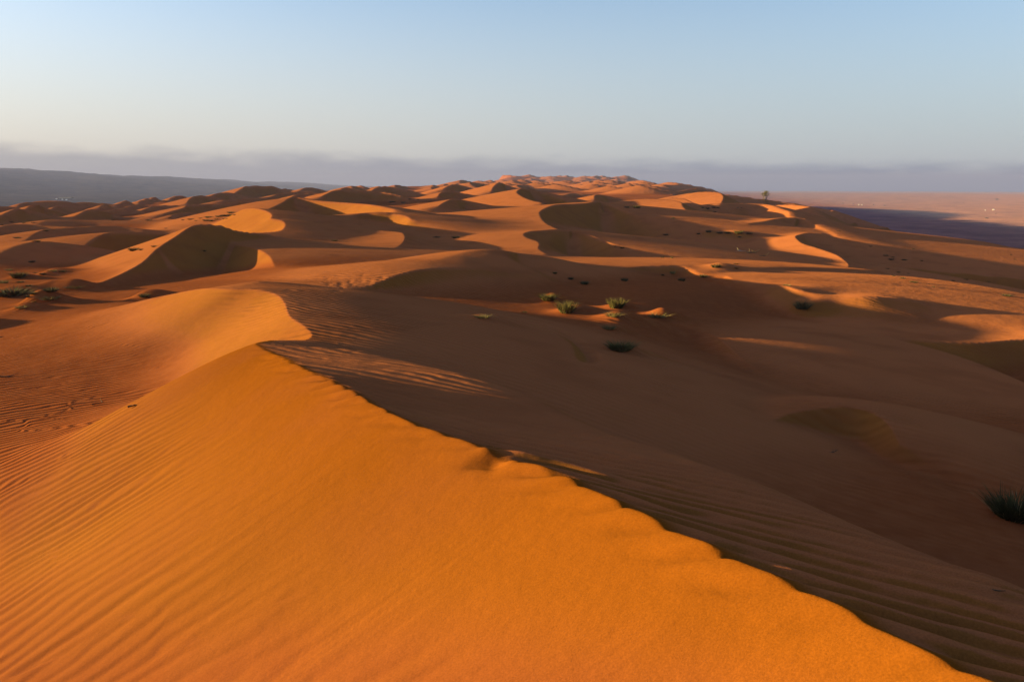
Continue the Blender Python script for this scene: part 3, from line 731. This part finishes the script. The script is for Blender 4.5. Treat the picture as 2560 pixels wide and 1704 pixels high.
ORD = ['leftmost', 'second from the left', 'third from the left', 'fourth from the left', 'fifth from the left', 'sixth from the left', 'seventh from the left', 'eighth from the left', 'ninth from the left', 'tenth from the left',
       'tenth from the right', 'ninth from the right', 'eighth from the right', 'seventh from the right', 'sixth from the right', 'fifth from the right', 'fourth from the right', 'third from the right', 'second from the right', 'rightmost']
def ordered(pts):
    pts = sorted(pts); n = len(pts); h_ = n // 2
    return [(p, ORD[i] if i < h_ else ORD[20 - n + i]) for i, p in enumerate(pts)]
for (x_, y_, w_), o_ in ordered(((458,550,12),(478,549,19),(502,546,12),(515,552,16),(527,553,12),(522,544,24),(541,549,10),(560,540,24),(575,539,15),(560,548,10),(568,547,10),(587,538,9),(577,533,18),(545,542,14),(490,552,9))):
    plant(x_, y_, w_, 'green' if (x_ % 2) else 'dark', o_ + ' of the low shrubs left of the heart-shaped lit face', G5, hs_=.5)
for (x_, y_, w_), o_ in ordered(((2177,616,9),(2283,622,9),(2215,639,14),(2228,649,17),(2232,643,9),(2260,650,15),(2304,652,10),(2096,578,9),(2219,672,11),(2246,681,13),(2271,684,8),(2235,690,10),(2257,696,18),(2285,706,22),(2323,710,9),(2334,717,10),(2517,740,30),(2415,699,13),(2382,702,11),(2471,705,9))):
    plant(x_, y_, w_, 'dark', o_ + ' of the dark shrubs on the shaded right flank', G3, hs_=.5)
for (x_, y_, w_), o_ in ordered(((5,562,9),(28,555,11),(59,558,11),(83,557,11),(282,551,8),(415,571,10),(424,544,8),(372,551,18))):
    plant(x_, y_, w_, 'dark', o_ + ' of the tiny far shrubs between the left dunes', 'tiny far shrubs between the left dunes', hs_=.45)

# --- the lone tree on the skyline
def build_tree():
    p, D = hit(1912, 500); 
    e = obj('lone_tree', None); e.location = p; H_ = 24 * D / F
    r = random.Random(4); V, Fc = [], []
    def tube(a, b, r0, r1):
        a, b = Vector(a), Vector(b); d = (b - a).normalized(); u = d.orthogonal().normalized(); w = d.cross(u); i0 = len(V)
        for c_, rr_ in ((a, r0), (b, r1)):
            for k in range(6):
                an = k * math.pi / 3; V.append(tuple(c_ + u * math.cos(an) * rr_ + w * math.sin(an) * rr_))
        for k in range(6): Fc.append((i0 + k, i0 + (k + 1) % 6, i0 + 6 + (k + 1) % 6, i0 + 6 + k))
    tips = []
    for st in ((-.16, 0), (.02, .05), (.17, -.03)):
        b0 = (st[0] * .5 * H_, st[1] * H_, -.1); m0 = (st[0] * 1.1 * H_, st[1] * H_, .32 * H_)
        tube(b0, m0, .045 * H_, .03 * H_)
        for k in range(5):
            an = r.uniform(0, 6.28); t_ = (m0[0] + math.cos(an) * .22 * H_, m0[1] + math.sin(an) * .2 * H_, H_ * r.uniform(.55, .85)); tube(m0, t_, .024 * H_, .008 * H_); tips.append(t_)
    me = bpy.data.meshes.new('trunk'); me.from_pydata(V, [], Fc); me.update(); me.materials.append(M_BARK); obj('trunk', me, e)
    V2, F2 = [], []
    for t_ in tips:
        for k in range(70):
            c = Vector(t_) + Vector((r.gauss(0, .085), r.gauss(0, .085), r.gauss(0, .075))) * H_
            if c.z < .22 * H_: continue
            n = Vector((r.gauss(0, 1), r.gauss(0, 1), r.gauss(0, 1))).normalized(); u = n.orthogonal().normalized(); w = n.cross(u); s_ = H_ * r.uniform(.018, .035); i0 = len(V2)
            V2 += [tuple(c + u * s_), tuple(c + w * s_ * .6), tuple(c - u * s_), tuple(c - w * s_ * .6)]; F2.append((i0, i0 + 1, i0 + 2, i0 + 3))
    me = bpy.data.meshes.new('crown'); me.from_pydata(V2, [], F2); me.update(); me.materials.append(M_GREEN); obj('crown', me, e)
    e['label'] = 'lone small tree with open round crown on the far right skyline'; e['category'] = 'tree'
build_tree()

# --- dead wood
def branch(px, py, lpx, rot, label, m_, thick=.018, name='dead_branch', forks=2, seed=1, lift=0.):
    p, D = hit(px, py); L = lpx * D / F; r = random.Random(seed); V, Fc = [], []
    def limb(a, d, l, r0, depth):
        n = 6; pts = [Vector(a)]; dd = Vector(d).normalized()
        for k in range(n):
            dd = (dd + Vector((r.gauss(0, .16), r.gauss(0, .16), r.gauss(0, .10)))).normalized(); pts.append(pts[-1] + dd * l / n)
        i0 = len(V); u = dd.orthogonal().normalized(); w = dd.cross(u)
        for k, c in enumerate(pts):
            q = r0 * (1 - .75 * k / n)
            for j in range(5): an = j * 2 * math.pi / 5; V.append(tuple(c + u * math.cos(an) * q + w * math.sin(an) * q))
        for k in range(n):
            for j in range(5): a0 = i0 + k * 5; Fc.append((a0 + j, a0 + (j + 1) % 5, a0 + 5 + (j + 1) % 5, a0 + 5 + j))
        if depth:
            for k in range(forks):
                q = pts[r.randrange(2, n)]; limb(q, dd + Vector((r.gauss(0, .7), r.gauss(0, .7), r.uniform(0, .5))), l * .5, r0 * .5, depth - 1)
    limb((-L / 2, 0, thick * .6 + lift), (1, 0, .05), L, thick, 1 if forks else 0)
    me = bpy.data.meshes.new(name); me.from_pydata(V, [], Fc); me.update(); me.materials.append(m_)
    o = obj(name, me); o.location = p; o.rotation_euler = (0, 0, rot); o['label'] = label; o['category'] = 'branch'; return o
branch(4, 842, 62, .4, 'dark forked dead branch sticking in at the left edge of the sand', M_WOOD, .03, seed=3)
branch(12, 940, 60, .25, 'long dark dead stick lying at the left edge, nearest the ripples', M_WOOD, .028, forks=1, seed=5)
branch(245, 1011, 30, .1, 'dark bits of driftwood on the red trough, left one of two', M_WOOD, .02, forks=1, seed=8)
branch(333, 1017, 26, .3, 'dark bits of driftwood on the red trough, right one of two', M_WOOD, .02, forks=1, seed=9)
branch(2497, 1479, 34, -.5, 'small dark twig lying on the shaded windward slope at right', M_WOOD, .006, forks=0, name='twig', seed=11)
branch(1852, 628, 24, -.4, 'bleached pale dead branch on the shaded slope right of centre', M_PALEWOOD, .045, seed=12)
branch(1878, 633, 26, -.6, 'dark tangle of dead wood beside the bleached branch', M_WOOD, .14, forks=4, seed=13)
branch(1908, 640, 22, .2, 'smaller dark dead wood right of the tangle', M_WOOD, .1, forks=2, seed=14)
branch(2085, 1131, 24, .1, 'dark dead twigs at the foot of the rounded slip face in shade', M_WOOD, .014, forks=3, name='twig', seed=15)

# --- far camps on the plain
def hut(px, py, wpx, label, m_, group, cat='hut', name='hut'):
    p, D = hit(px, py, 300)
    if p is None: return
    w = wpx * D / F; d, h = w * .7, w * (.38 if cat == 'hut' else .09)
    e = obj(name, None); e.location = p
    bm = bmesh.new(); bmesh.ops.create_cube(bm, size=1)
    for v in bm.verts: v.co = Vector((v.co.x * w, v.co.y * d, (v.co.z + .5) * h - .3))
    me = bpy.data.meshes.new('wall'); bm.to_mesh(me); bm.free(); me.materials.append(m_); obj('wall', me, e)
    o_ = .08 * w; z0 = h - .3
    V = [(-w/2 - o_, -d/2 - o_, z0), (w/2 + o_, -d/2 - o_, z0), (w/2 + o_, d/2 + o_, z0), (-w/2 - o_, d/2 + o_, z0), (-w/2 - o_, 0, z0 + .65 * h), (w/2 + o_, 0, z0 + .65 * h)]
    me = bpy.data.meshes.new('roof'); me.from_pydata(V, [], [(0, 1, 5, 4), (2, 3, 4, 5), (0, 4, 3), (1, 2, 5), (3, 2, 1, 0)]); me.update(); me.materials.append(m_); obj('roof', me, e)
    e['label'] = label; e['category'] = cat; e['group'] = group
GH_ = 'white huts on the far plains'
hut(2463, 526, 2.2, 'left one of two far white huts on the right plain', M_WHITE, GH_)
hut(2484, 525, 3.4, 'right, larger one of two far white huts on the right plain', M_WHITE, GH_)
hut(141, 498, 3.2, 'leftmost white hut of the far camp on the left plain', M_WHITE, GH_)
hut(156, 499.5, 3.2, 'middle white hut of the far camp on the left plain', M_WHITE, GH_)
hut(166, 500, 3.2, 'white hut before the dark tent of the far camp on the left plain', M_WHITE, GH_)
hut(166, 497, 26, 'long low dark tent of the far camp on the left plain', M_TENT, GH_, 'tent', 'tent')
hut(2147, 512, 2.4, 'left white hut of the far hamlet at the plain edge', M_WHITE, GH_)
hut(2155, 512.5, 2.4, 'right white hut of the far hamlet at the plain edge', M_WHITE, GH_)
for (x_, y_, w_), o_ in ordered(((2467,546,9),(2492,499,9),(2490,534,5),(2467,563,4),(2107,509,6),(2133,510,5),(2184,512,6),(2211,514,6),(2330,486,4),(2409,508,4),(2449,498,3),(2375,594,3),(2527,637,5),(2537,649,5))):
    plant(x_, y_, w_, 'dark', o_ + ' of the dark specks of bush on the right plain', 'thorn bushes on the right plain', hs_=.8)

# ------------------------------------------------------------------ air
def build_haze():
    me = bpy.data.meshes.new('haze'); bm = bmesh.new(); bmesh.ops.create_cube(bm, size=1)
    for v in bm.verts: v.co = Vector((v.co.x * 26000, v.co.y * 26000, 1 + v.co.z * 290))
    bm.to_mesh(me); bm.free()
    o = bpy.data.objects.new('haze', me); COL.objects.link(o); o['kind'] = 'stuff'; o['label'] = 'thin dusty evening haze over the desert plain'
    m = mat('haze'); b = NB(m)
    v = b.n('ShaderNodeVolumePrincipled'); v.inputs['Color'].default_value = (.155, .180, .43, 1); v.inputs['Density'].default_value = 1.05e-4; v.inputs['Anisotropy'].default_value = 0
    out = b.n('ShaderNodeOutputMaterial'); b.l(v.outputs[0], out.inputs['Volume'])
    me.materials.append(m)
build_haze()
